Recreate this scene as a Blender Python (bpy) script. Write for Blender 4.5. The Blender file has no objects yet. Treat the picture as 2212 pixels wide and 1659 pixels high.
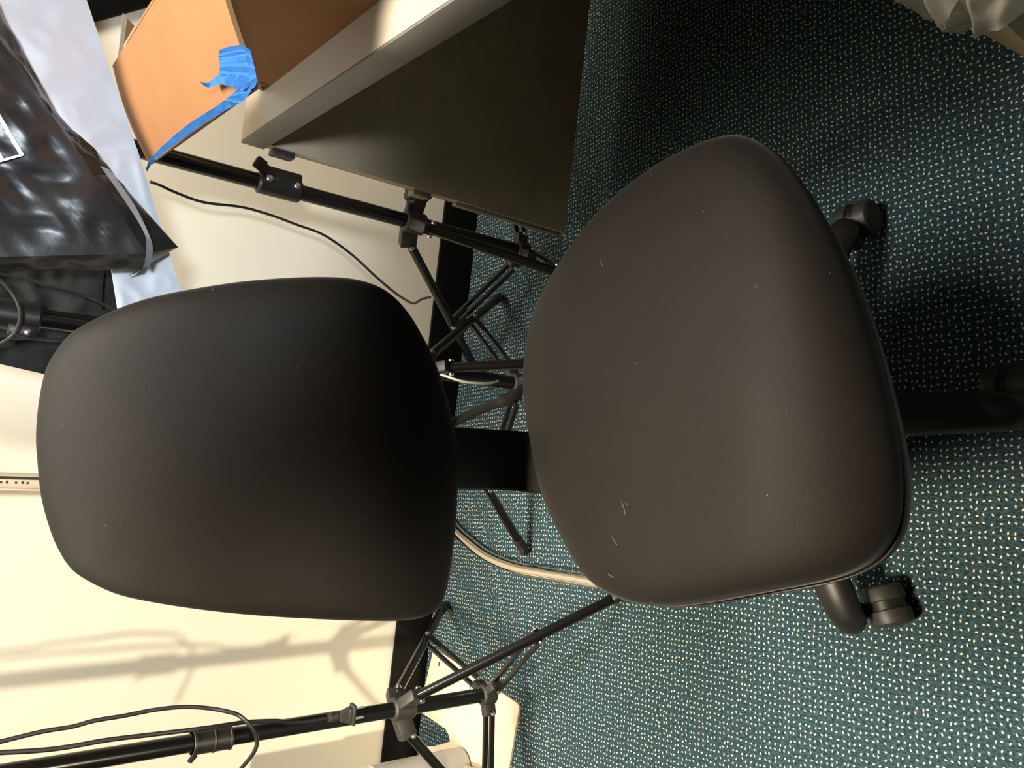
import bpy, bmesh, math, random
from mathutils import Vector, Matrix, noise
C = bpy.context.scene.collection
S = bpy.context.scene
R = math.radians
random.seed(4)

# ------------------------------------------------------------------ camera
# wall plane is y = 0, floor z = 0; the photographer stands 1.67 m from the wall and holds
# the phone sideways, so the picture is rolled by a quarter turn
CAM_POS = Vector((0.0, -1.67, 1.07))
FPX, CX, CY = 1661.0, 1106.0, 829.5
_n = Vector((2210.0, 297.0)); _nl = _n.length; _n = _n / _nl
_p = Vector((-_n.y, _n.x)); _d = _n * (-FPX * FPX / _nl) + _p * 80.0
_down = Vector((_n.x * _nl, -_n.y * _nl, -FPX)).normalized()
_dep = Vector((_d.x, -_d.y, -FPX)).normalized()
_up = -_down; _right = _dep.cross(_up)
CM = Matrix((_right, _dep, _up))
cam = bpy.data.cameras.new('camera'); camo = bpy.data.objects.new('camera', cam); C.objects.link(camo)
cam.sensor_width = 36.0; cam.lens = FPX / 2212.0 * 36.0; cam.clip_start = 0.02
camo.matrix_world = Matrix.Translation(CAM_POS) @ CM.to_4x4()
S.camera = camo

def ray(x, y): return CM @ Vector((x - CX, -(y - CY), -FPX))
def W(x, y, yy):                      # point at distance yy from the wall
    d = ray(x, y); return CAM_POS + d * ((yy - CAM_POS.y) / d.y)
def F(x, y, z):                       # point at height z
    d = ray(x, y); return CAM_POS + d * ((z - CAM_POS.z) / d.z)

# ------------------------------------------------------------------ world, lights, exposure
w = bpy.data.worlds.new('world'); S.world = w; w.use_nodes = True
w.node_tree.nodes['Background'].inputs[0].default_value = (1.0, 0.9, 0.78, 1)
w.node_tree.nodes['Background'].inputs[1].default_value = 0.02
def area(name, loc, target, size, power, col):
    l = bpy.data.lights.new(name, 'AREA'); l.shape = 'RECTANGLE'; l.size = size[0]; l.size_y = size[1]
    l.energy = power; l.color = col
    o = bpy.data.objects.new(name, l); C.objects.link(o); o.location = loc
    o.rotation_euler = (Vector(target) - Vector(loc)).to_track_quat('-Z', 'Y').to_euler(); return o
def spot(name, loc, target, angle, power, col, size, blend=0.7):
    l = bpy.data.lights.new(name, 'SPOT'); l.energy = power; l.color = col; l.spot_size = R(angle); l.spot_blend = blend; l.shadow_soft_size = size
    o = bpy.data.objects.new(name, l); C.objects.link(o); o.location = loc
    o.rotation_euler = (Vector(target) - Vector(loc)).to_track_quat('-Z', 'Y').to_euler(); return o
area('ceiling_lamp_right', (0.29, -0.80, 2.6), (0.27, -0.85, 0), (0.8, 0.5), 80, (1.0, 0.93, 0.82))
spot('downlight_left', (-0.90, -1.15, 2.6), (-0.85, -1.1, 0), 56, 400, (1.0, 0.86, 0.64), 0.25, 0.6)
spot('low_warm_spot', (-0.42, -3.0, 0.75), (-0.80, 0, 0.72), 33, 240, (1.0, 0.88, 0.68), 0.06)  # unseen low light from behind the camera, cone narrowed to miss under the desk
spot('cool_spot', (0.10, -2.3, 1.40), (0.28, 0, 0.78), 26, 95, (0.80, 0.90, 1.0), 0.08)
spot('front_carpet_fill', (0.12, -1.74, 2.6), (0.10, -1.72, 0), 18, 110, (1.0, 0.90, 0.74), 0.10, 0.5)  # added narrow fill for the front carpet, not a known ceiling fitting
S.view_settings.view_transform = 'Standard'; S.view_settings.look = 'None'
S.view_settings.exposure = 0.15; S.view_settings.gamma = 1.0; S.view_settings.use_curve_mapping = False

# ------------------------------------------------------------------ helpers
def wloc(o):
    v = Vector((0, 0, 0))
    while o: v += o.location; o = o.parent
    return v
def obj(name, bm, m, parent=None, smooth=True, angle=40):
    off = wloc(parent) if parent else Vector((0, 0, 0))
    bmesh.ops.recalc_face_normals(bm, faces=bm.faces)
    if parent: bmesh.ops.translate(bm, verts=bm.verts, vec=-off)
    me = bpy.data.meshes.new(name); bm.to_mesh(me); bm.free()
    if smooth:
        me.polygons.foreach_set('use_smooth', [True] * len(me.polygons))
        me.set_sharp_from_angle(angle=R(angle))
    me.materials.append(m)
    o = bpy.data.objects.new(name, me); C.objects.link(o)
    if parent: o.parent = parent
    return o
def tag(o, label=None, cat=None, group=None, kind=None):
    if label: o['label'] = label
    if cat: o['category'] = cat
    if group: o['group'] = group
    if kind: o['kind'] = kind
    return o
def thing(name, loc, label, cat, group=None):
    o = bpy.data.objects.new(name, None); C.objects.link(o); o.location = loc; o.empty_display_size = 0.05
    return tag(o, label, cat, group)
def BM(): return bmesh.new()
def box(bm, lo, hi, bev=0.0, M=None):
    r = bmesh.ops.create_cube(bm, size=1.0); vs = r['verts']
    lo = Vector(lo); hi = Vector(hi)
    for v in vs: v.co = Vector(((v.co.x + .5) * (hi.x - lo.x) + lo.x, (v.co.y + .5) * (hi.y - lo.y) + lo.y, (v.co.z + .5) * (hi.z - lo.z) + lo.z))
    if bev:
        es = list({e for v in vs for e in v.link_edges})
        rr = bmesh.ops.bevel(bm, geom=es, offset=bev, segments=2, profile=0.5, affect='EDGES')
        vs = list({v for f in rr['faces'] for v in f.verts} | {v for v in vs if v.is_valid})
    if M is not None: bmesh.ops.transform(bm, matrix=M, verts=vs)
    return bm
def frames(pts):
    n = len(pts); T = []
    for i in range(n):
        a = pts[max(0, i - 1)]; b = pts[min(n - 1, i + 1)]; T.append((b - a).normalized())
    u = T[0].orthogonal().normalized(); out = []
    for t in T:
        u = (u - t * u.dot(t)).normalized(); out.append((t, u, t.cross(u)))
    return out
def tube(bm, pts, r, seg=12, caps=True, flat=1.0, up=None):
    pts = [Vector(p) for p in pts]; n = len(pts)
    rs = r if isinstance(r, (list, tuple)) else [r] * n
    rings = []
    for i, (t, u, v) in enumerate(frames(pts)):
        if up is not None:
            v = (Vector(up) - t * t.dot(Vector(up))).normalized(); u = v.cross(t)
        rings.append([bm.verts.new(pts[i] + u * (rs[i] * math.cos(2 * math.pi * k / seg)) + v * (rs[i] * flat * math.sin(2 * math.pi * k / seg))) for k in range(seg)])
    for a, b in zip(rings, rings[1:]):
        for k in range(seg): bm.faces.new((a[k], a[(k + 1) % seg], b[(k + 1) % seg], b[k]))
    if caps:
        bm.faces.new(rings[0][::-1]); bm.faces.new(rings[-1])
    return bm
def cyl(bm, a, b, r, seg=20, bev=0.0):
    a = Vector(a); b = Vector(b); d = (b - a).normalized()
    if bev: return tube(bm, [a, a + d * .0001, a + d * bev, b - d * bev, b - d * .0001, b], [r - bev, r - bev * .95, r, r, r - bev * .95, r - bev], seg)
    return tube(bm, [a, b], r, seg)
def catmull(pts, n, closed=False):
    pts = [Vector(p) for p in pts]; m = len(pts); out = []
    segs = m if closed else m - 1
    for i in range(segs):
        if closed: p0, p1, p2, p3 = pts[(i - 1) % m], pts[i], pts[(i + 1) % m], pts[(i + 2) % m]
        else: p0, p1, p2, p3 = pts[max(i - 1, 0)], pts[i], pts[i + 1], pts[min(i + 2, m - 1)]
        for k in range(n):
            t = k / n
            out.append(0.5 * ((2 * p1) + (p2 - p0) * t + (2 * p0 - 5 * p1 + 4 * p2 - p3) * t * t + (3 * p1 - p0 - 3 * p2 + p3) * t ** 3))
    if not closed: out.append(pts[-1])
    return out
def prism(bm, poly, vec):
    vec = Vector(vec); a = [bm.verts.new(Vector(p)) for p in poly]; b = [bm.verts.new(Vector(p) + vec) for p in poly]
    n = len(a); bm.faces.new(a); bm.faces.new(b[::-1])
    for i in range(n): bm.faces.new((a[i], b[i], b[(i + 1) % n], a[(i + 1) % n]))
    return bm
def bar(bm, a, b, wdt, th, side, bev=0.0):   # flat bar from a to b; its width lies along side
    a = Vector(a); b = Vector(b); t = (b - a).normalized(); s = Vector(side); s = (s - t * s.dot(t)).normalized(); n = t.cross(s)
    M = Matrix((t, s, n)).transposed().to_4x4(); M.translation = a
    return box(bm, (0, -wdt / 2, -th / 2), ((b - a).length, wdt / 2, th / 2), bev, M)
def sheet(bm, q, nu, nv, disp=None, th=0.0):  # quad patch q = p00,p10,p11,p01
    p00, p10, p11, p01 = [Vector(p) for p in q]
    nrm = (p10 - p00).cross(p01 - p00).normalized()
    def grid(off):
        g = []
        for j in range(nv + 1):
            row = []
            for i in range(nu + 1):
                u = i / nu; v = j / nv
                p = p00 * (1 - u) * (1 - v) + p10 * u * (1 - v) + p11 * u * v + p01 * (1 - u) * v
                if disp: p = p + disp(u, v, p, nrm)
                row.append(bm.verts.new(p + nrm * off))
            g.append(row)
        for j in range(nv):
            for i in range(nu): bm.faces.new((g[j][i], g[j][i + 1], g[j + 1][i + 1], g[j + 1][i]))
        return g
    a = grid(0)
    if th:
        b = grid(-th)
        bd = lambda g: [g[0][i] for i in range(nu)] + [g[j][nu] for j in range(nv)] + [g[nv][i] for i in range(nu, 0, -1)] + [g[j][0] for j in range(nv, 0, -1)]
        A, B = bd(a), bd(b); n = len(A)
        for i in range(n): bm.faces.new((A[i], A[(i + 1) % n], B[(i + 1) % n], B[i]))
    return bm

# ------------------------------------------------------------------ materials
def mat(name, col, rough=0.5, metal=0.0, spec=0.5, bump=0.0, bscale=200.0, vary=0.0, vscale=8.0, sheen=0.0, coat=0.0):
    m = bpy.data.materials.new(name); m.use_nodes = True; nt = m.node_tree; b = nt.nodes['Principled BSDF']
    b.inputs['Base Color'].default_value = (*col, 1); b.inputs['Roughness'].default_value = rough
    b.inputs['Metallic'].default_value = metal; b.inputs['Specular IOR Level'].default_value = spec
    if sheen: b.inputs['Sheen Weight'].default_value = sheen; b.inputs['Sheen Roughness'].default_value = 0.4
    if coat: b.inputs['Coat Weight'].default_value = coat; b.inputs['Coat Roughness'].default_value = 0.2
    tc = nt.nodes.new('ShaderNodeTexCoord')
    if bump:
        nz = nt.nodes.new('ShaderNodeTexNoise'); nz.inputs['Scale'].default_value = bscale; nz.inputs['Detail'].default_value = 3
        bp = nt.nodes.new('ShaderNodeBump'); bp.inputs['Strength'].default_value = bump; bp.inputs['Distance'].default_value = 0.002
        nt.links.new(tc.outputs['Object'], nz.inputs['Vector']); nt.links.new(nz.outputs['Fac'], bp.inputs['Height']); nt.links.new(bp.outputs['Normal'], b.inputs['Normal'])
    if vary:
        nz = nt.nodes.new('ShaderNodeTexNoise'); nz.inputs['Scale'].default_value = vscale; nz.inputs['Detail'].default_value = 4
        rp = nt.nodes.new('ShaderNodeValToRGB')
        rp.color_ramp.elements[0].position = 0.3; rp.color_ramp.elements[1].position = 0.7
        rp.color_ramp.elements[0].color = (*[c * (1 - vary) for c in col], 1); rp.color_ramp.elements[1].color = (*[min(1, c * (1 + vary)) for c in col], 1)
        nt.links.new(tc.outputs['Object'], nz.inputs['Vector']); nt.links.new(nz.outputs['Fac'], rp.inputs['Fac']); nt.links.new(rp.outputs['Color'], b.inputs['Base Color'])
    return m
M_wall = mat('cream_wall_paint', (0.86, 0.79, 0.64), 0.55, vary=0.03, vscale=3, bump=0.05, bscale=400)
M_basebd = mat('black_rubber_baseboard', (0.003, 0.003, 0.003), 0.55, spec=0.15)
M_black = mat('black_powder_metal', (0.006, 0.0055, 0.005), 0.22, spec=0.5)
M_plastic = mat('black_plastic', (0.014, 0.0125, 0.0115), 0.42)
M_greypl = mat('charcoal_plastic', (0.032, 0.029, 0.026), 0.5)
M_chrome = mat('chrome', (0.85, 0.80, 0.72), 0.12, 1.0)
M_bolt = mat('bright_bolt_steel', (0.8, 0.78, 0.74), 0.25, 1.0)
M_cord = mat('black_cord', (0.012, 0.012, 0.012), 0.4)
M_card = mat('cardboard', (0.33, 0.147, 0.050), 0.8, vary=0.06, vscale=12, bump=0.1, bscale=90)
M_cardedge = mat('cardboard_edge', (0.30, 0.17, 0.07), 0.9, bump=0.6, bscale=500)
M_pale = mat('pale_cardboard_face', (0.50, 0.42, 0.29), 0.7)
M_ink = mat('black_ink', (0.01, 0.01, 0.01), 0.6)
M_tape = mat('blue_painters_tape', (0.05, 0.27, 0.74), 0.7, vary=0.15, vscale=40, bump=0.2, bscale=300)
M_lamin = mat('beige_laminate', (0.72, 0.62, 0.45), 0.4)
M_edge = mat('grey_edge_band', (0.22, 0.20, 0.175), 0.45)
M_panel = mat('dark_desk_panel', (0.42, 0.34, 0.225), 0.36, vary=0.08, vscale=20)
M_white = mat('white_print', (0.85, 0.85, 0.85), 0.5)
M_grey = mat('grey_ribbon', (0.42, 0.42, 0.43), 0.5)
M_tote = mat('black_glossy_tote', (0.030, 0.029, 0.029), 0.30, bump=0.3, bscale=30)
M_cloth = mat('black_cloth', (0.007, 0.007, 0.0075), 0.8, sheen=0.05, bump=0.2, bscale=60)
M_board = mat('black_board', (0.002, 0.002, 0.002), 0.8, spec=0.1)
M_cream = mat('cream_painted_steel', (0.74, 0.64, 0.48), 0.4)
M_greyst = mat('grey_painted_steel', (0.40, 0.385, 0.36), 0.35)
M_strip = mat('beige_metal_strip', (0.50, 0.42, 0.32), 0.4, metal=0.2)
M_dstrip = mat('dull_tan_metal', (0.22, 0.18, 0.125), 0.5)
M_tan = mat('tan_box_board', (0.40, 0.31, 0.18), 0.6)
M_wcable = mat('white_cable', (0.8, 0.76, 0.62), 0.4)

def poly_bag_mat():
    m = mat('white_poly_bag', (0.86, 0.90, 0.99), 0.45, spec=0.3, bump=0.2, bscale=18)
    b = m.node_tree.nodes['Principled BSDF']
    b.inputs['Subsurface Weight'].default_value = 0.25; b.inputs['Subsurface Radius'].default_value = (0.02, 0.02, 0.02)
    return m
M_poly = poly_bag_mat()
def clear_mat():
    m = bpy.data.materials.new('clear_plastic_film'); m.use_nodes = True; nt = m.node_tree; nt.nodes.clear()
    o = nt.nodes.new('ShaderNodeOutputMaterial'); mx = nt.nodes.new('ShaderNodeMixShader'); t = nt.nodes.new('ShaderNodeBsdfTransparent')
    b = nt.nodes.new('ShaderNodeBsdfPrincipled'); b.inputs['Base Color'].default_value = (0.62, 0.56, 0.46, 1); b.inputs['Roughness'].default_value = 0.13
    mx.inputs[0].default_value = 0.85
    nt.links.new(t.outputs[0], mx.inputs[1]); nt.links.new(b.outputs[0], mx.inputs[2]); nt.links.new(mx.outputs[0], o.inputs[0]); return m
M_clear = clear_mat()
def seat_mat(name):
    m = mat(name, (0.034, 0.028, 0.022), 0.60, spec=0.17, sheen=0.09)
    nt = m.node_tree; b = nt.nodes['Principled BSDF']; L = nt.links.new
    tc = nt.nodes.new('ShaderNodeTexCoord')
    n1 = nt.nodes.new('ShaderNodeTexNoise'); n1.inputs['Scale'].default_value = 800; n1.inputs['Detail'].default_value = 3
    mp = nt.nodes.new('ShaderNodeMapping'); mp.inputs['Scale'].default_value = (0.6, 1.5, 1.0)
    L(tc.outputs['Object'], mp.inputs['Vector']); L(mp.outputs['Vector'], n1.inputs['Vector'])
    bp = nt.nodes.new('ShaderNodeBump'); bp.inputs['Strength'].default_value = 0.30; bp.inputs['Distance'].default_value = 0.0006
    L(n1.outputs['Fac'], bp.inputs['Height']); L(bp.outputs['Normal'], b.inputs['Normal'])
    # lint specks and pale scuffs
    v = nt.nodes.new('ShaderNodeTexVoronoi'); v.inputs['Scale'].default_value = 34
    L(tc.outputs['Object'], v.inputs['Vector'])
    lt = nt.nodes.new('ShaderNodeMath'); lt.operation = 'LESS_THAN'; lt.inputs[1].default_value = 0.016; L(v.outputs['Distance'], lt.inputs[0])
    n2 = nt.nodes.new('ShaderNodeTexNoise'); n2.inputs['Scale'].default_value = 9; n2.inputs['Detail'].default_value = 5; L(tc.outputs['Object'], n2.inputs['Vector'])
    rp = nt.nodes.new('ShaderNodeValToRGB'); rp.color_ramp.elements[0].position = 0.35; rp.color_ramp.elements[0].color = (0.0080, 0.0062, 0.0046, 1)
    rp.color_ramp.elements[1].position = 0.75; rp.color_ramp.elements[1].color = (0.0112, 0.0088, 0.0065, 1); L(n2.outputs['Fac'], rp.inputs['Fac'])
    mx = nt.nodes.new('ShaderNodeMix'); mx.data_type = 'RGBA'; mx.inputs['B'].default_value = (0.30, 0.26, 0.20, 1)
    L(lt.outputs[0], mx.inputs['Factor']); L(rp.outputs['Color'], mx.inputs['A']); L(mx.outputs['Result'], b.inputs['Base Color'])
    return m
M_seat = seat_mat('dark_brown_black_upholstery')
def carpet_mat():
    m = bpy.data.materials.new('teal_flecked_carpet'); m.use_nodes = True; nt = m.node_tree; b = nt.nodes['Principled BSDF']; L = nt.links.new
    b.inputs['Roughness'].default_value = 0.95; b.inputs['Specular IOR Level'].default_value = 0.1
    tc = nt.nodes.new('ShaderNodeTexCoord')
    mp = nt.nodes.new('ShaderNodeMapping'); mp.inputs['Rotation'].default_value = (0, 0, R(-8)); mp.inputs['Scale'].default_value = (104, 118, 1)
    L(tc.outputs['Object'], mp.inputs['Vector'])
    v = nt.nodes.new('ShaderNodeTexVoronoi'); v.voronoi_dimensions = '2D'; v.inputs['Scale'].default_value = 1.0; v.inputs['Randomness'].default_value = 0.45
    L(mp.outputs['Vector'], v.inputs['Vector'])
    # each fleck is a short tuft turned its own way
    sb = nt.nodes.new('ShaderNodeVectorMath'); sb.operation = 'SUBTRACT'; L(mp.outputs['Vector'], sb.inputs[0]); L(v.outputs['Position'], sb.inputs[1])
    sx = nt.nodes.new('ShaderNodeSeparateColor'); L(v.outputs['Color'], sx.inputs[0])
    an = nt.nodes.new('ShaderNodeMath'); an.operation = 'MULTIPLY'; an.inputs[1].default_value = 3.14; L(sx.outputs[0], an.inputs[0])
    vr = nt.nodes.new('ShaderNodeVectorRotate'); vr.rotation_type = 'Z_AXIS'; L(sb.outputs[0], vr.inputs['Vector']); L(an.outputs[0], vr.inputs['Angle'])
    ml = nt.nodes.new('ShaderNodeVectorMath'); ml.operation = 'MULTIPLY'; ml.inputs[1].default_value = (0.78, 1.25, 0.0); L(vr.outputs[0], ml.inputs[0])
    ln = nt.nodes.new('ShaderNodeVectorMath'); ln.operation = 'LENGTH'; L(ml.outputs[0], ln.inputs[0])
    rp = nt.nodes.new('ShaderNodeValToRGB'); e = rp.color_ramp.elements
    e[0].position = 0.12; e[0].color = (1, 1, 1, 1); e[1].position = 0.20; e[1].color = (0, 0, 0, 1)
    L(ln.outputs['Value'], rp.inputs['Fac'])
    # streaky teal pile
    mp2 = nt.nodes.new('ShaderNodeMapping'); mp2.inputs['Scale'].default_value = (500, 160, 1); L(tc.outputs['Object'], mp2.inputs['Vector'])
    n = nt.nodes.new('ShaderNodeTexNoise'); n.noise_dimensions = '2D'; n.inputs['Scale'].default_value = 1; n.inputs['Detail'].default_value = 2; L(mp2.outputs['Vector'], n.inputs['Vector'])
    r2 = nt.nodes.new('ShaderNodeValToRGB'); r2.color_ramp.elements[0].position = 0.3; r2.color_ramp.elements[0].color = (0.009, 0.026, 0.033, 1)
    r2.color_ramp.elements[1].position = 0.7; r2.color_ramp.elements[1].color = (0.048, 0.088, 0.100, 1); L(n.outputs['Fac'], r2.inputs['Fac'])
    # fleck colour
    hs = nt.nodes.new('ShaderNodeMix'); hs.data_type = 'RGBA'; hs.inputs['Factor'].default_value = 0.12; hs.inputs['A'].default_value = (0.80, 0.73, 0.62, 1)
    L(v.outputs['Color'], hs.inputs['B'])
    mx = nt.nodes.new('ShaderNodeMix'); mx.data_type = 'RGBA'; L(rp.outputs['Color'], mx.inputs['Factor']); L(r2.outputs['Color'], mx.inputs['A']); L(hs.outputs['Result'], mx.inputs['B'])
    L(mx.outputs['Result'], b.inputs['Base Color'])
    bp = nt.nodes.new('ShaderNodeBump'); bp.inputs['Strength'].default_value = 0.6; bp.inputs['Distance'].default_value = 0.002
    ad = nt.nodes.new('ShaderNodeMath'); L(rp.outputs['Color'], ad.inputs[0]); L(n.outputs['Fac'], ad.inputs[1]); L(ad.outputs[0], bp.inputs['Height']); L(bp.outputs['Normal'], b.inputs['Normal'])
    return m
M_carpet = carpet_mat()

# ------------------------------------------------------------------ setting
tag(obj('floor', box(BM(), (-3, -5, -0.06), (3, 0, 0)), M_carpet, smooth=False), 'dark teal carpet with cream flecks', kind='structure')
tag(obj('wall_back', box(BM(), (-3, 0, 0), (3, 0.1, 2.75)), M_wall, smooth=False), 'cream painted wall', kind='structure')
bb = BM(); box(bb, (-3, -0.008, 0), (3, 0, 0.1), 0.003)
tag(obj('baseboard_back', bb, M_basebd), 'black vinyl baseboard', kind='structure')
# vertical metal channel on the wall
tr = BM(); box(tr, (-0.257, -0.010, 0.1), (-0.219, 0, 2.6), 0.002)
strip = tag(obj('trim_1', tr, M_strip), 'narrow beige metal channel running up the wall behind the chair', kind='structure')
g = BM(); box(g, (-0.2295, -0.0115, 0.102), (-0.2245, -0.0098, 2.598)); obj('groove', g, M_ink, strip, False)
g = BM(); box(g, (-0.2515, -0.0125, 0.102), (-0.2455, -0.0098, 2.598), 0.0008); obj('rib', g, M_strip, strip)
for i, z in enumerate((0.912, 0.920, 0.930, 0.944, 0.953)):
    g = BM(); box(g, (-0.2375, -0.0112, z), (-0.2335 + 0.0012 * (i % 2), -0.0099, z + 0.0035)); obj('mark', g, M_ink, strip, False)

# ------------------------------------------------------------------ office chair
chair = thing('office_chair', (0.057, -1.03, 0), 'black padded swivel chair with rounded seat and backrest in the middle of the picture', 'chair')
def inflate(bm, ring, cen, nrm, ht, hb, p=3.0, nr=14, pb=2.2, cap_bottom=True):
    # ring: closed list of points, cen(r,k) gives the point at radial fraction r
    n = len(ring); rows = []
    fr = [math.sin(math.pi / 2 * i / nr) for i in range(nr + 1)]       # 0..1, dense near the edge
    for i in range(nr, 0, -1):
        r = fr[i]; h = ht * max(0, 1 - r ** p) ** (1 / p)
        rows.append([bm.verts.new(cen(r, k) + nrm * h) for k in range(n)])
    top = bm.verts.new(cen(0, 0) + nrm * ht)
    for a, b in zip(rows, rows[1:]):
        for k in range(n): bm.faces.new((a[k], a[(k + 1) % n], b[(k + 1) % n], b[k]))
    for k in range(n): bm.faces.new((rows[-1][k], rows[-1][(k + 1) % n], top))
    brows = [rows[0]]
    for i in range(nr - 1, nr // 3, -1):
        r = fr[i]; h = -hb * max(0, 1 - r ** pb) ** (1 / pb)
        brows.append([bm.verts.new(cen(r, k) + nrm * h) for k in range(n)])
    for a, b in zip(brows, brows[1:]):
        for k in range(n): bm.faces.new((a[k], b[k], b[(k + 1) % n], a[(k + 1) % n]))
    bm.faces.new(brows[-1])
    return bm
seat_px = [(1148,810),(1163,700),(1200,615),(1258,525),(1330,442),(1420,370),(1500,325),(1560,303),(1620,297),(1680,330),(1740,400),(1800,500),(1850,610),(1890,730),(1922,850),(1945,960),(1953,1050),(1945,1130),(1915,1190),(1860,1230),(1780,1257),(1650,1282),(1540,1302),(1450,1311),(1370,1300),(1290,1256),(1240,1180),(1205,1110),(1180,1040),(1163,950),(1152,880)]
Z0 = 0.445
def seat_bend(y):                      # waterfall front edge
    t = max(0.0, -1.235 - y); return -2.1 * t * t
ring = []
for q in seat_px:
    z = Z0
    for _ in range(6):
        p = F(q[0], q[1], z); z = Z0 + seat_bend(p.y)
    ring.append(Vector((p.x, p.y, 0)))
ring = catmull(ring, 5, True)
sc = Vector((0.062, -1.165, 0))
def seat_c(scale, dz):
    def f(r, k):
        p = sc + (ring[k] - sc) * (r * scale); return Vector((p.x, p.y, Z0 + dz + seat_bend(p.y)))
    return f
b = inflate(BM(), ring, seat_c(0.998, 0), Vector((0, 0, 1)), 0.046, 0.02, 3.2)
cush = obj('seat_cushion', b, M_seat, chair, angle=80)
def shell_c(r, k): return seat_c(0.958, -0.020)(r, k) + Vector((-0.009, -0.005, 0))
b = inflate(BM(), ring, shell_c, Vector((0, 0, 1)), 0.010, 0.035, 6, 14, 2.5)
obj('seat_shell', b, M_plastic, chair, angle=60)
# piping between cushion and shell
b = BM(); pp = [shell_c(1, k) + Vector((0, 0, 0.008)) for k in range(len(ring))]; tube(b, pp + pp[:1], 0.0010, 6, False); obj('piping', b, M_plastic, cush)
# pale scuffs on the seat top
def on_seat(x, y):
    z = Z0 + 0.046
    for _ in range(5):
        p = F(x, y, z); 
        d = Vector((p.x - sc.x, p.y - sc.y)); a = math.atan2(d.y, d.x)
        best = min(range(len(ring)), key=lambda k: abs((math.atan2(ring[k].y - sc.y, ring[k].x - sc.x) - a + math.pi) % (2 * math.pi) - math.pi))
        r = min(0.97, d.length / ((ring[best] - sc).length * 0.998)); z = Z0 + seat_bend(p.y) + 0.046 * (1 - r ** 3.2) ** (1 / 3.2)
    return Vector((p.x, p.y, z + 0.0004))
M_scuff = mat('pale_scuff', (0.04, 0.035, 0.028), 0.7)
for pts in (((1343,1083),(1349,1100),(1351,1112)), ((1323,1160),(1330,1172),(1334,1178)), ((1352,1086),(1357,1091)), ((1314,1240),(1326,1248)), ((1632,616),(1637,622)), ((1296,562),(1303,575))):
    b = BM(); tube(b, [on_seat(*p) for p in pts], 0.0007, 5, True, 0.4, (0, 0, 1)); obj('scuff', b, M_scuff, cush)

# backrest: tilted, convex top to bottom
back_px = [(75,1000),(72,940),(78,870),(93,800),(118,755),(150,718),(200,689),(260,662),(330,640),(420,622),(520,607),(620,599),(700,597),(760,601),(810,615),(850,640),(885,680),(912,725),(935,770),(958,835),(976,900),(985,970),(988,1050),(986,1120),(978,1200),(966,1270),(950,1312),(920,1335),(870,1345),(800,1346),(700,1343),(600,1338),(500,1330),(400,1318),(320,1305),(250,1289),(195,1265),(150,1235),(120,1190),(100,1140),(83,1075)]
BO = Vector((0.03, -0.905, 0.555)); TL = R(13)
bu = Vector((0, math.sin(TL), math.cos(TL))); bn = Vector((0, -math.cos(TL), math.sin(TL)))   # up and facing directions
def back_off(u, v): return -1.15 * (v - 0.20) ** 2 + 0.35 * u * u - 0.012
def back_hit(x, y):
    d = ray(x, y); o = 0.0
    for _ in range(8):
        p0 = BO + bn * o; p = CAM_POS + d * ((p0 - CAM_POS).dot(bn) / d.dot(bn))
        u = p.x - BO.x; v = (p - BO).dot(bu); o = back_off(u, v)
    return Vector((u, v, 0))
bring = catmull([back_hit(*q) for q in back_px], 4, True)
bc = Vector((0.0, 0.215, 0))
def back_c(scale, dn):
    def f(r, k):
        p = bc + (bring[k] - bc) * (r * scale); return BO + Vector((1, 0, 0)) * p.x + bu * p.y + bn * (back_off(p.x, p.y) + dn)
    return f
b = inflate(BM(), bring, back_c(0.99, 0), bn, 0.030, 0.012, 3.0)
obj('back_cushion', b, M_seat, chair, angle=80)
b = inflate(BM(), bring, back_c(0.997, -0.012), bn, 0.006, 0.03, 6, 14, 2.6)
obj('back_shell', b, M_plastic, chair, angle=60)
# flat bar joining seat and backrest
sp = [Vector((0.0, -1.10, 0.398)), Vector((-0.003, -0.93, 0.392)), Vector((-0.006, -0.86, 0.40)), Vector((-0.008, -0.825, 0.43)), Vector((-0.010, -0.812, 0.48)), Vector((-0.012, -0.812, 0.60)), Vector((-0.012, -0.795, 0.74))]
sp = catmull([p + Vector((-0.064, 0, 0)) for p in sp], 6); b = BM(); rows = []
for i, p in enumerate(sp):
    t = (sp[min(i + 1, len(sp) - 1)] - sp[max(i - 1, 0)]).normalized(); nn = Vector((1, 0, 0)).cross(t).normalized(); s = Vector((1, 0, 0)); hw = 0.041
    rows.append([b.verts.new(p + s * a + nn * c) for a, c in ((-hw, -.004), (-hw + .003, -.007), (hw - .003, -.007), (hw, -.004), (hw, .004), (hw - .003, .007), (-hw + .003, .007), (-hw, .004))])
for r0, r1 in zip(rows, rows[1:]):
    for k in range(8): b.faces.new((r0[k], r0[(k + 1) % 8], r1[(k + 1) % 8], r1[k]))
b.faces.new(rows[0]); b.faces.new(rows[-1][::-1])
obj('back_support', b, M_plastic, chair, angle=35)
b = BM(); box(b, (-0.12, -1.17, 0.375), (0.14, -0.93, 0.412), 0.012); obj('tilt_mechanism', b, M_plastic, chair)
bx, by = 0.025, -1.016
b = BM(); cyl(b, (bx, by, 0.10), (bx, by, 0.24), 0.026, 20, 0.003); cyl(b, (bx, by, 0.238), (bx, by, 0.385), 0.015, 16); obj('gas_column', b, M_plastic, chair)
b = BM(); cyl(b, (bx, by, 0.062), (bx, by, 0.125), 0.048, 24, 0.012); obj('base_hub', b, M_plastic, chair)
caster_dirs = {0: 8, 1: 8, 2: -62, 3: -30, 4: 150}
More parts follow.
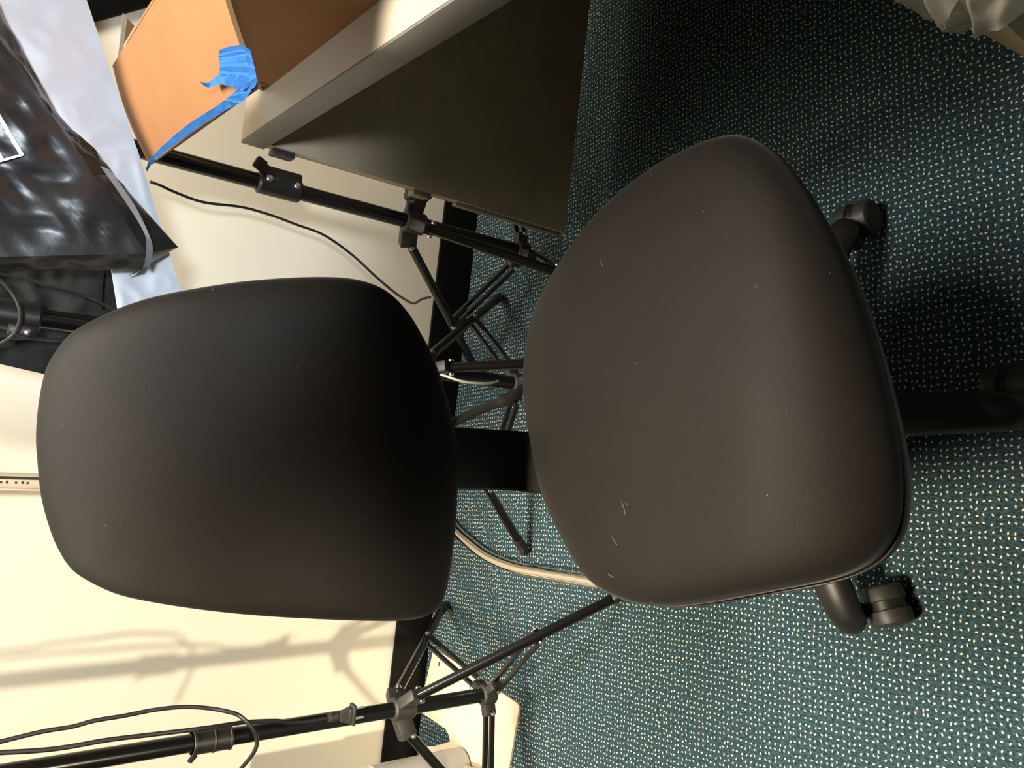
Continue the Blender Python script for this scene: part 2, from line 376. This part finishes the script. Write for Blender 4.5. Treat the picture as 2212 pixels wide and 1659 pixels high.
for i, deg in enumerate((-83, -11, -155.5, 61, 133)):
    a = R(deg); d = Vector((math.cos(a), math.sin(a), 0)); c0 = Vector((bx, by, 0))
    k = 1.04 if i == 0 else 1.0; pts = [c0 + d * (r * k) + Vector((0, 0, z)) for r, z in ((0.03, 0.098), (0.08, 0.100), (0.14, 0.098), (0.20, 0.092), (0.245, 0.084), (0.272, 0.076), (0.288, 0.066), (0.294, 0.058))]
    b = BM(); tube(b, pts, [0.029, 0.029, 0.028, 0.0265, 0.0255, 0.024, 0.020, 0.010], 16, True, 0.72, (0, 0, 1)); arm = obj('base_arm', b, M_plastic, chair, angle=60)
    # twin wheel caster trailing off the arm end
    e = c0 + d * 0.272; ca = R(caster_dirs[i]); t = Vector((math.cos(ca), math.sin(ca), 0)); ax = Vector((-t.y, t.x, 0)); wc = e + t * 0.034 + Vector((0, 0, 0.0275))
    b = BM(); cyl(b, e + Vector((0, 0, 0.03)), e + Vector((0, 0, 0.075)), 0.0075, 12)
    tube(b, [wc - ax * 0.006, wc + ax * 0.006], 0.024, 20); tube(b, [e + Vector((0, 0, .032)), e + Vector((0, 0, .05))], 0.012, 14)
    cas = obj('caster', b, M_plastic, chair, angle=50)
    for s in (-1, 1):
        b = BM(); o0 = wc + ax * (s * 0.005)
        prof = [(0.0, 0.012), (0.0006, 0.0255), (0.002, 0.0272), (0.013, 0.0272), (0.018, 0.0258), (0.0205, 0.0225), (0.0198, 0.0205), (0.0212, 0.0195), (0.0222, 0.010), (0.0225, 0.0015)]
        tube(b, [o0 + ax * (s * x) for x, _ in prof], [q for _, q in prof], 26); obj('wheel', b, M_greypl, cas, angle=35)

# ------------------------------------------------------------------ tripod stands
def stand(name, base, hub_z, col_z, feet, top, label, group, bolt_f=0.56, pr=0.0138):
    x, y = base; t = thing(name, (x, y, 0), label, 'light stand', group)
    lo = col_z - 0.018
    b = BM(); cyl(b, (x, y, lo), (x, y, top), pr, 20, 0.002); obj('pole', b, M_black, t)
    b = BM(); cyl(b, (x, y, hub_z - 0.022), (x, y, hub_z + 0.022), pr + 0.007, 20, 0.003)
    c = BM(); cyl(c, (x, y, col_z - 0.016), (x, y, col_z + 0.016), pr + 0.006, 20, 0.003)
    legs = []
    for fx, fy in feet:
        d = Vector((fx - x, fy - y, 0)); L = d.length; d.normalize(); s = Vector((-d.y, d.x, 0)); legs.append((d, s, L))
        bar(b, Vector((x, y, hub_z + 0.004)) + d * 0.012, Vector((x, y, hub_z - 0.010)) + d * 0.052, 0.021, 0.034, s, 0.004)
        bar(c, Vector((x, y, col_z)) + d * 0.012, Vector((x, y, col_z - 0.002)) + d * 0.040, 0.017, 0.026, s, 0.003)
    hub = obj('hub', b, M_greypl, t); col = obj('collar', c, M_greypl, t)
    for d, s, L in legs:
        a = Vector((x, y, hub_z - 0.008)) + d * 0.042; e = Vector((x, y, 0.009)) + d * L
        lb = BM(); ab = e - a
        tube(lb, [a, a + ab * 0.94], 0.0092, 14); leg = obj('leg', lb, M_black, t)
        fb = BM(); tube(fb, [a + ab * 0.90, a + ab * 0.905, a + ab * 0.985, e], [0.0098, 0.0110, 0.0110, 0.0075], 14); obj('foot_cap', fb, M_plastic, leg)
        m = a + ab * bolt_f; k = Vector((x, y, col_z - 0.002)) + d * 0.036
        for sg in (-1, 1):
            br = BM(); bar(br, k + s * (sg * 0.0105), m + s * (sg * 0.0105), 0.0058, 0.010, s); obj('brace', br, M_black, t)
        for q, n0 in ((a + ab * 0.02, 0.0125), (m, 0.013), (k, 0.013)):
            for sg in (-1, 1):
                bt = BM(); tube(bt, [q + s * (sg * (n0 - .001)), q + s * (sg * (n0 + .002)), q + s * (sg * (n0 + .0035))], [0.0052, 0.0050, 0.0028], 10)
                obj('bolt', bt, M_bolt, leg)
    return t
GR = 'tripod light stands along the wall'
right = stand('tripod_light_stand', (0.333, -0.36), 0.370, 0.108, [(0.07, -0.11), (0.22, -0.67), (0.72, -0.26)], 1.75, 'black tripod light stand nearest the desk, its leg crossing under the desk panel', GR)
third = stand('tripod_light_stand', (0.051, -0.42), 0.330, 0.125, [(0.264, -0.161), (-0.31, -0.364), (0.125, -0.745)], 1.75, 'black tripod light stand directly behind the chair, mostly hidden by the backrest', GR)
left = stand('tripod_light_stand', (-0.576, -0.43), 0.315, 0.122, [(-0.50, -0.071), (-0.303, -0.690), (-0.93, -0.54)], 1.75, 'black tripod light stand with power cords, standing over the cream floor plate', GR)
b = BM(); tube(b, catmull([W(1118, 838, -.425), W(1104, 856, -.425), W(1082, 868, -.42), W(1040, 884, -.41), W(975, 915, -.40), W(950, 927, -.395)], 5), [0.0125] * 11 + [0.0095] * 15, 12); obj('link_tube', b, M_greypl, third)
# clamp with lever on the right stand
p0 = W(592, 384, -0.36); px, py = 0.333, -0.36
b = BM(); cyl(b, (px, py, 0.597), (px, py, 0.674), 0.0195, 20, 0.004); bar(b, (px + 0.012, py - 0.004, 0.602), (px + 0.012, py - 0.004, 0.666), 0.030, 0.030, (0, 1, 0), 0.005)
cl = obj('clamp', b, M_plastic, right)
b = BM(); tube(b, [W(590, 378, -.372), W(577, 366, -.374), W(566, 358, -.374)], [0.012, 0.010, 0.011], 10, True, 0.7); bar(b, W(572, 362, -.374), W(551, 346, -.374), 0.020, 0.012, (1, 0, 0.6), 0.003)
obj('lever', b, M_plastic, cl)
for z in (0.660, 0.612):
    b = BM(); tube(b, [(px + 0.004, py - 0.0195, z), (px + 0.004, py - 0.024, z), (px + 0.004, py - 0.025, z)], [0.0058, 0.0054, 0.003], 12); obj('screw', b, M_bolt, cl)
# locking knob on the right stand hub
b = BM(); kc = Vector((0.378, -0.395, 0.392))
for i in range(6):
    a = i * math.pi / 3; tube(b, [kc + Vector((0.012 * math.cos(a), 0, 0.012 * math.sin(a))) + Vector((0, dy, 0)) for dy in (-0.012, 0.010)], 0.0085, 10)
tube(b, [kc + Vector((0, -0.014, 0)), kc + Vector((0, 0.030, 0.0))], 0.009, 12); tube(b, [kc + Vector((0, 0.02, 0)), Vector((0.345, -0.365, 0.385))], 0.007, 10)
obj('locking_knob', b, M_plastic, right)
# sleeve on the left stand, collar on the middle one
b = BM(); x, y = -0.576, -0.43
for z0, z1, r in ((0.632, 0.690, 0.0185), (0.630, 0.634, 0.0200), (0.655, 0.659, 0.0198), (0.684, 0.690, 0.0205)): cyl(b, (x, y, z0), (x, y, z1), r, 22, 0.001)
bar(b, (x - 0.016, y - 0.008, 0.684), (x - 0.024, y - 0.012, 0.694), 0.008, 0.005, (0, 1, 0)); obj('sleeve', b, M_plastic, left)
b = BM(); x, y = 0.051, -0.42
cyl(b, (x, y, 0.962), (x, y, 1.03), 0.0215, 22, 0.003); bar(b, (x - 0.020, y - 0.012, 0.965), (x - 0.020, y - 0.012, 1.0), 0.020, 0.016, (0, 1, 0), 0.003)
cl = obj('clamp', b, M_plastic, third)
b = BM(); tube(b, [(x - 0.022, y - 0.021, 0.977), (x - 0.022, y - 0.026, 0.977), (x - 0.022, y - 0.027, 0.977)], [0.005, 0.0046, 0.002], 10); obj('screw', b, M_bolt, cl)

# ------------------------------------------------------------------ desk
xl = F(517, 310, 0.735).x; yb = -0.459
desk = thing('desk', (xl + 0.5, -0.8, 0), 'desk with beige top, grey edge band and dark modesty panel', 'desk')
b = BM(); box(b, (xl + 0.003, -1.20, 0.700), (xl + 1.5, yb, 0.735)); obj('desk_top', b, M_lamin, desk, False)
b = BM(); box(b, (xl, -1.202, 0.6985), (xl + 0.003, yb + 0.002, 0.7345), 0.0008); obj('edge_band', b, M_edge, desk)
b = BM(); box(b, (xl + 0.002, -0.482, 0.094), (xl + 1.45, -0.462, 0.699), 0.001); obj('modesty_panel', b, M_panel, desk)
for z0, z1, m in ((0.655, 0.690, M_greypl), (0.405, 0.440, M_dstrip)):
    b = BM(); box(b, (xl - 0.007, -0.478, z0), (xl + 0.002, -0.455, z1), 0.001); obj('bracket', b, m, desk)
b = BM(); box(b, (xl - 0.004, -0.474, 0.098), (xl + 0.002, -0.460, 0.350), 0.001); obj('edge_strip', b, M_dstrip, desk)
b = BM(); box(b, (xl + 1.40, -1.18, 0), (xl + 1.45, -0.47, 0.699), 0.002); obj('end_panel', b, M_panel, desk)
b = BM(); box(b, (xl + 0.75, -0.60, 0), (xl + 0.80, -0.485, 0.699), 0.002); obj('desk_leg', b, M_panel, desk)

# ------------------------------------------------------------------ cardboard box with open flap
q = F(570, 197, 0.735); bxl, byb = q.x, q.y; q2 = F(820, 0, 0.735)
A = F(553, 190, 0.855); B = F(322, 356, 0.855)
cb = thing('cardboard_box', (bxl + 0.2, byb - 0.2, 0.735), 'open brown cardboard box on the desk with torn blue tape on its flap', 'box')
zt = 0.855 + 0.45 * (bxl - A.x)
b = BM(); box(b, (bxl, byb - 0.42, 0.7355), (bxl + 0.005, byb, zt)); lp = obj('side_panel', b, M_card, cb, False)
b = BM(); box(b, (bxl + 0.005, byb - 0.005, 0.7355), (bxl + 0.36, byb, zt - 0.09)); obj('back_panel', b, M_card, cb, False)
b = BM(); box(b, (bxl + 0.005, byb - 0.42, 0.7355), (bxl + 0.36, byb - 0.415, zt)); obj('front_panel', b, M_card, cb, False)
b = BM(); box(b, (bxl + 0.355, byb - 0.415, 0.7355), (bxl + 0.36, byb - 0.005, zt)); obj('far_panel', b, M_card, cb, False)
b = BM(); box(b, (bxl + 0.005, byb - 0.415, 0.7355), (bxl + 0.355, byb - 0.005, 0.7405)); obj('bottom_panel', b, M_card, cb, False)
Hn = Vector((bxl + 0.002, A.y, zt)); Hf = Vector((bxl + 0.002, B.y, zt))
b = BM(); sheet(b, (A, Hn, Hf, B), 8, 8, lambda u, v, p, n: Vector((0, 0, 0.006 * math.sin(math.pi * u))), 0.005)
fl = obj('flap', b, M_card, cb, angle=30)
b = BM(); e1 = (Hn - A).normalized(); sheet(b, (A + Vector((0, -0.0006, 0)), Hn + Vector((0, -0.0006, 0)), Hn + Vector((0, -0.0006, -0.0052)), A + Vector((0, -0.0006, -0.0052))), 8, 1, lambda u, v, p, n: Vector((0, 0, 0.006 * math.sin(math.pi * u)))); obj('corrugated_edge', b, M_cardedge, fl)
f1 = [W(266, 27, -0.428), W(275, 40, -0.428), W(268, 95, -0.428), W(254, 168, -0.428), W(250, 162, -0.428), W(259, 95, -0.428)]
b = BM(); prism(b, f1, (0.0, 0.004, 0.0)); bf = obj('back_flap', b, M_pale, cb, False)
f1 = [W(275, 40, -0.425), W(291, 56, -0.425), W(268, 95, -0.425), W(254, 168, -0.425)]
b = BM(); prism(b, f1, (0.0, 0.003, 0.0)); obj('corrugated_edge', b, M_cardedge, bf, False)
# little printed mark at the bottom corner of the side
for z0, z1, y0, y1 in ((0.7385, 0.7395, -0.030, -0.006), (0.7495, 0.7505, -0.030, -0.006), (0.7385, 0.7505, -0.031, -0.030), (0.7385, 0.7505, -0.0065, -0.0055), (0.7385, 0.7505, -0.016, -0.013)):
    b = BM(); box(b, (bxl - 0.0006, byb + y0, z0), (bxl, byb + y1, z1)); obj('printed_mark', b, M_ink, lp, False)
# blue painter's tape
tape = BM()
def fp(x, y, dz):                      # point just above the flap
    n = (Hn - A).cross(B - A).normalized(); n = n if n.z > 0 else -n
    d = ray(x, y); o = A + n * (0.009 + dz); return CAM_POS + d * ((o - CAM_POS).dot(n) / d.dot(n))
def ribbon(bm, L, Rr, n=6):
    L = catmull(L, n); Rr = catmull(Rr, n); rows = [[bm.verts.new(a), bm.verts.new((a + c) / 2 + Vector((0, 0, 0.0025 * math.sin(i * 1.7)))), bm.verts.new(c)] for i, (a, c) in enumerate(zip(L, Rr))]
    for r0, r1 in zip(rows, rows[1:]):
        for k in range(2): bm.faces.new((r0[k], r0[k + 1], r1[k + 1], r1[k]))
ribbon(tape, [fp(474, 107, .002), fp(472, 125, .0), fp(475, 145, .004), fp(472, 165, .0)], [fp(521, 96, .0), fp(530, 115, .001), fp(538, 145, .0), fp(548, 180, .0)])
ribbon(tape, [fp(521, 96, .0), fp(530, 115, .001), fp(538, 145, .0), fp(540, 195, .0)], [fp(541, 108, .008), fp(546, 130, .009), fp(551, 150, .008), fp(555, 175, .004)])
ribbon(tape, [fp(434, 179, .012), fp(450, 189, .006), fp(474, 182, .002), fp(500, 188, .0), fp(526, 197, .0)], [fp(432, 177, .012), fp(450, 178, .004), fp(473, 162, .0), fp(510, 160, .003), fp(554, 170, .0)])
ribbon(tape, [fp(515, 192, .0), fp(492, 211, .001), fp(466, 230, .001), fp(407, 268, .001), fp(358, 309, .001), fp(325, 343, .001), fp(315, 367, .0)], [fp(554, 172, .0), fp(528, 216, -.003), fp(487, 238, -.004), fp(418, 283, -.004), fp(366, 321, -.003), fp(331, 350, -.002), fp(317, 373, -.001)])
bmesh.ops.solidify(tape, geom=tape.faces, thickness=0.0006)
tp = obj('blue_tape', tape, M_tape, cb, angle=30); tp['label'] = 'torn crumpled strip of blue painter tape along the flap edge'

# ------------------------------------------------------------------ things hanging by the wall
def wrinkle(amp, sc, seed):
    def f(u, v, p, n):
        q = Vector((p.x * sc + seed, p.z * sc, p.y * sc)); e = min(u, 1 - u, v, 1 - v); k = min(1, e * 8)
        return n * (amp * k * (noise.noise(q) + 0.6 * (1 - 2 * abs(noise.noise(q * 2.3 + Vector((3, 1, 2)))))))
    return f
# black glossy tote bag
yt = -0.50
K = W(318, 548, yt); tote = thing('tote_bag', (K.x, yt, K.z), 'shiny black tote bag with white printed frame and pointed corner above the chair', 'bag')
b = BM(); sheet(b, (W(318, 548, yt), W(-260, -292, yt - .02), W(-760, -292, yt), W(-240, 560, yt)), 44, 44, wrinkle(0.010, 13, 2.0)); obj('front_panel', b, M_tote, tote, angle=60)
b = BM(); sheet(b, (W(385, 534, yt + .045), W(245, 378, yt + .04), W(201, 378, yt - .004), W(318, 548, yt)), 14, 8, wrinkle(0.006, 20, 5.0))
sheet(b, (W(245, 378, yt + .04), W(120, 240, yt + .04), W(82, 205, yt - .008), W(201, 378, yt - .004)), 14, 8, wrinkle(0.008, 20, 5.0))
sheet(b, (W(120, 240, yt + .04), W(-160, -270, yt + .04), W(-224, -240, yt - .019), W(82, 205, yt - .008)), 18, 8, wrinkle(0.008, 20, 5.0)); obj('side_gusset', b, M_tote, tote, angle=60)
b = BM(); sheet(b, (W(318, 546, yt), W(-240, 558, yt), W(-240, 590, yt + .03), W(306, 582, yt + .03)), 40, 6, wrinkle(0.006, 16, 1.0))
sheet(b, (W(385, 534, yt + .045), W(318, 546, yt), W(306, 584, yt + .03), W(272, 598, yt + .05)), 12, 8, wrinkle(0.002, 20, 7.0)); obj('bottom_fold', b, M_tote, tote, angle=60)
b = BM(); ribbon(b, [W(216, 358, yt - .012), W(270, 435, yt - .012), W(310, 500, yt - .010), W(316, 535, yt - .008), W(312, 575, yt + .01)], [W(236, 366, yt - .012), W(290, 442, yt - .012), W(324, 512, yt - .010), W(330, 545, yt - .004), W(322, 578, yt + .012)], 5); bmesh.ops.solidify(b, geom=b.faces, thickness=0.001); obj('grey_stripe', b, M_grey, tote, angle=40)
b = BM(); sheet(b, (W(322, 552, yt + .048), W(-255, -290, yt + .03), W(-750, -290, yt + .03), W(-240, 586, yt + .035)), 30, 30, wrinkle(0.004, 13, 9.0)); obj('back_panel', b, M_tote, tote, angle=60)
def strap(a, c, name, par, m):
    a = Vector(a); c = Vector(c); b = BM(); sd = Vector((1, 0, 0))
    pts = catmull([a, a.lerp(c, .35) + Vector((0, -0.012, 0.01)), a.lerp(c, .7) + Vector((0, -0.010, 0.008)), c], 6)
    ribbon(b, [p - sd * .010 for p in pts], [p + sd * .010 for p in pts], 1); bmesh.ops.solidify(b, geom=b.faces, thickness=0.002); obj(name, b, m, par, angle=40)
strap(W(-262, -288, yt - .015), (0.30, -0.395, 1.50), 'handle_strap', tote, M_tote)
strap(W(-740, -285, yt), (0.075, -0.455, 1.52), 'handle_strap', tote, M_tote)
yl = yt - 0.016
b = BM()
for pts in (((-120, 62), (-112, 58), (52, 334), (44, 337)), ((44, 333), (52, 336), (-120, 384), (-122, 376))): prism(b, [W(*p, yl) for p in pts], (0, 0.001, 0))
prism(b, [W(-90, 170, yl), W(9, 344, yl), W(-90, 372, yl)], (0, 0.001, 0)); obj('printed_frame', b, M_white, tote, False)
# white plastic bag
yw = -0.425
wb = BM(); sheet(wb, (W(400, 658, yw), W(296, 320, yw), W(200, 330, yw), W(256, 682, yw)), 34, 26, wrinkle(0.007, 13, 11.0), 0.002)
sheet(wb, (W(304, 346, yw + .006), W(150, -110, yw), W(-160, -110, yw), W(40, 350, yw + .006)), 40, 36, wrinkle(0.008, 11, 11.0), 0.002)
tag(obj('plastic_bag', wb, M_poly, angle=60), 'crumpled white plastic bag hanging behind the black tote bag', 'bag')
# black cloth bag behind the middle stand
yc = -0.36
cbg = thing('cloth_bag', W(150, 640, yc), 'matt black cloth bag hanging behind the middle light stand', 'bag')
b = BM(); sheet(b, (W(272, 560, yc), W(-150, 530, yc), W(-150, 730, yc), W(250, 690, yc)), 40, 18, wrinkle(0.006, 14, 21.0), 0.012)
sheet(b, (W(250, 688, yc), W(-150, 728, yc), W(-150, 752, yc), W(112, 812, yc)), 30, 10, wrinkle(0.006, 14, 21.0), 0.012); obj('body', b, M_cloth, cbg, angle=60)
b = BM(); tube(b, catmull([W(226, 590, yc - .012), W(222, 630, yc - .012), W(222, 668, yc - .012)], 5), 0.0022, 6); obj('seam', b, M_board, cbg)
strap(W(-148, 560, yc - .004), (0.051, -0.401, 1.35), 'shoulder_strap', cbg, M_cloth)
# black board leaning at the far right of the wall
b = BM(); prism(b, [W(60, 84, -0.02), W(500, -40, -0.02), W(500, -420, -0.02), W(60, -420, -0.02)], (0, 0.012, 0))
tag(obj('black_board', b, M_board, smooth=False), 'flat black board against the wall behind the cardboard box', 'board')

# ------------------------------------------------------------------ cords
def cord(pts, r=0.0030, n=7): return tube(BM(), catmull(pts, n), r, 8)
c4 = lambda x, y, yy: W(x / 2.765, 1360 + y / 2.765, yy)
pc = thing('power_cord', c4(2000, 520, -0.45), 'black power cord with two pin plug lying along the left light stand', 'cord')
obj('cable', cord([c4(x, y, yy) for x, y, yy in ((-60, 738, -.45), (0, 735, -.45), (230, 722, -.455), (400, 702, -.46), (640, 660, -.46), (900, 628, -.46), (1200, 592, -.465), (1380, 565, -.46), (1480, 552, -.456), (1650, 546, -.455), (1740, 556, -.455), (1860, 545, -.455), (1965, 527, -.455))], 0.0036), M_cord, pc)
u0 = c4(1960, 527, -.455); u1 = c4(2110, 495, -.455); ud = (u1 - u0).normalized(); us = Vector((1, 0, 0)); ul = (u1 - u0).length
b = BM(); tube(b, [u0, u0 + ud * ul * .2, u0 + ud * ul * .42], [0.0065, 0.0075, 0.0068], 10)
for k in range(3): tube(b, [u0 + ud * ul * (.08 + .1 * k), u0 + ud * ul * (.12 + .1 * k)], 0.0082, 10)
plug = obj('plug', b, M_greypl, pc)
b = BM(); a0 = u0 + ud * ul * .42; prism(b, [a0 - us * .007, a0 + us * .007, a0 + ud * ul * .3 + us * .012, a0 + ud * ul * .3 - us * .012], (0, -0.012, 0)); bar(b, a0 + ud * ul * .42 + Vector((0, -.006, 0)), a0 + ud * ul * .56 + Vector((0, -.006, 0)), 0.036, 0.018, us, 0.002)
box_mid = BM(); bar(b, a0 + ud * ul * .28 + Vector((0, -.006, 0)), a0 + ud * ul * .45 + Vector((0, -.006, 0)), 0.026, 0.014, us, 0.002); box_mid.free(); obj('plug_body', b, M_greypl, plug)
for s in (-1, 1):
    b = BM(); bar(b, a0 + ud * ul * .56 + us * (s * .009) + Vector((0, -.006, 0)), a0 + ud * (ul * .56 + .018) + us * (s * .009) + Vector((0, -.006, 0)), 0.0016, 0.006, us); obj('prong', b, M_bolt, plug, False)
tag(obj('cable', cord([c4(x, y, yy) for x, y, yy in ((-60, 682, -.42), (0, 670, -.42), (250, 610, -.42), (430, 580, -.42), (560, 545, -.42), (740, 515, -.42), (920, 480, -.42), (1080, 463, -.43), (1230, 468, -.44), (1360, 490, -.46), (1430, 515, -.47), (1500, 580, -.475), (1536, 655, -.475), (1515, 735, -.47), (1440, 830, -.45), (1380, 900, -.43))], 0.0034), M_cord), 'looping black cable without a plug beside the left light stand', 'cord')
tag(obj('cable', cord([W(*q) for q in ((322, 392, -.20), (345, 400, -.18), (380, 416, -.17), (440, 437, -.16), (520, 447, -.15), (580, 463, -.15), (640, 485, -.15), (700, 508, -.15), (760, 550, -.15), (810, 596, -.16), (850, 630, -.17), (880, 650, -.19), (895, 655, -.21), (912, 646, -.24), (930, 642, -.26))], 0.0027), M_cord), 'thin black cable drooping across the wall beside the desk', 'cord')
tag(obj('cable', cord([W(*q) for q in ((-40, 588, -.43), (0, 592, -.43), (60, 603, -.43), (110, 620, -.43), (180, 638, -.42), (215, 652, -.42), (245, 670, -.41), (275, 690, -.40))], 0.0022), M_greypl), 'thin grey cable sagging across the black cloth bag', 'cord')
tag(obj('cable', cord([W(*q) for q in ((-30, 590, -.46), (0, 605, -.46), (22, 628, -.462), (36, 650, -.465), (44, 676, -.465), (41, 700, -.46), (30, 722, -.45), (0, 742, -.44), (-30, 750, -.44))], 0.0024), M_greypl), 'grey cable looped over the clamp of the middle light stand', 'cord')
tag(obj('cable', cord([W(*q) for q in ((-30, 722, -.445), (0, 726, -.445), (50, 730, -.44), (105, 733, -.435), (150, 738, -.43), (200, 752, -.42))], 0.0024), M_greypl), 'grey cable running below the pole of the middle light stand', 'cord')
tag(obj('cable', cord([W(*q) for q in ((946, 806, -.445), (965, 813, -.46), (985, 820, -.47), (1010, 826, -.475), (1040, 828, -.475), (1062, 827, -.47), (1076, 823, -.465))], 0.0024), M_wcable), 'short white cable between seat and backrest', 'cord')

# ------------------------------------------------------------------ floor things
# bent chrome tube
ch = thing('chrome_tube', (-0.33, -0.3, 0), 'bent chrome tube lying on the carpet left of the middle stand', 'tube')
cp = [(970, 1128), (990, 1150), (1012, 1170), (1045, 1196), (1080, 1214), (1125, 1229), (1180, 1239), (1240, 1249), (1300, 1259)]
obj('tube', tube(BM(), catmull([F(x, y, 0.0145) for x, y in cp], 6), 0.0140, 18), M_chrome, ch)
g0 = F(988, 1082, 0.03); b = BM(); box(b, (-0.306, -0.055, 0.0), (-0.252, -0.020, 0.035), 0.006); tag(obj('grey_block', b, M_greyst), 'small grey metal block on the carpet by the baseboard', 'block')
# cream equipment stand base with a grey post
eq = thing('pedestal_stand', (-0.80, -0.2, 0), 'cream steel floor plate with a grey post by the left light stand', 'stand')
pl = [(936,1404), (938,1401), (1000,1441), (1117,1519), (1121,1525), (1121,1532), (1085,1740), (1000,1800), (905,1700), (905,1612), (938,1612), (972,1602), (968,1585), (962,1574), (911,1540), (905,1538)]
b = BM(); prism(b, [F(x, y, 0.006) for x, y in pl], (0, 0, -0.005)); plate = obj('base_plate', b, M_cream, eq, False)
for x, y in ((949, 1434), (1016, 1486)):
    c = F(x, y, 0.0062); b = BM(); tube(b, [c + Vector((0, 0, -.0004)), c + Vector((0, 0, .0006)), c + Vector((0, 0, .0008))], [0.0105, 0.010, 0.006], 18); rim = obj('hole_rim', b, M_cream, plate)
    b = BM(); box(b, (c.x - 0.0055, c.y - 0.0022, c.z + .0006), (c.x + 0.0055, c.y + 0.0022, c.z + 0.0013), 0.0005); obj('slot', b, M_ink, rim)
pc0 = Vector((-0.832, -0.215, 0.006)); b = BM(); cyl(b, pc0 + Vector((0, 0, .0)), pc0 + Vector((0, 0, 0.24)), 0.040, 32, 0.006); obj('post', b, M_greyst, eq)
b = BM(); cyl(b, pc0 + Vector((0, 0, .24)), pc0 + Vector((0, 0, 0.44)), 0.035, 32, 0.004); obj('inner_post', b, M_greyst, eq)
b = BM(); tube(b, catmull([F(1000, 1652, .012), F(1015, 1662, .03), F(1030, 1675, .03), F(1040, 1700, .02)], 5), 0.006, 10); obj('handle', b, M_strip, eq)
# tan box under clear plastic at the right front
tb = [F(2112, 67, 0), F(2300, 172, 0)]; dv = (tb[1] - tb[0]); nv = Vector((dv.y, -dv.x, 0)).normalized()
if nv.x < 0: nv = -nv
o0 = tb[0] - dv * 0.9
b = BM(); prism(b, [o0, tb[1], tb[1] + nv * 0.3, o0 + nv * 0.3], (0, 0, 0.20))
tag(obj('storage_box', b, M_tan, smooth=False), 'tan box on the carpet under clear plastic at the right front', 'box')
def on_face(x, y, out):
    d = ray(x, y); pl = tb[0] - nv * out; return CAM_POS + d * ((pl - CAM_POS).dot(nv) / d.dot(nv))
def film(u, v, p, n): return -nv * (0.006 * math.sin(math.pi * v) + 0.008 * noise.noise(Vector((u * 2, v * 1.6, 3))) + 0.007 * (1 - 2 * abs(noise.noise(Vector((u * 1.6 + v * 2.4, v * 0.7, 9))))))
b = BM()
top = lambda p, z: Vector((p.x, p.y, z))
f0, f1, f2 = on_face(1940, -8, .03), on_face(2045, 58, .034), on_face(2110, 67, .03)
g0, g1, g2 = on_face(1990, -190, .03), on_face(2140, -110, .034), on_face(2300, -25, .03)
sheet(b, (f0, f1, g1, g0), 14, 24, film); sheet(b, (f1, f2, g2, g1), 14, 24, film)
tag(obj('plastic_film', b, M_clear, angle=70), 'clear crumpled plastic sheet draped over the tan box', 'plastic')
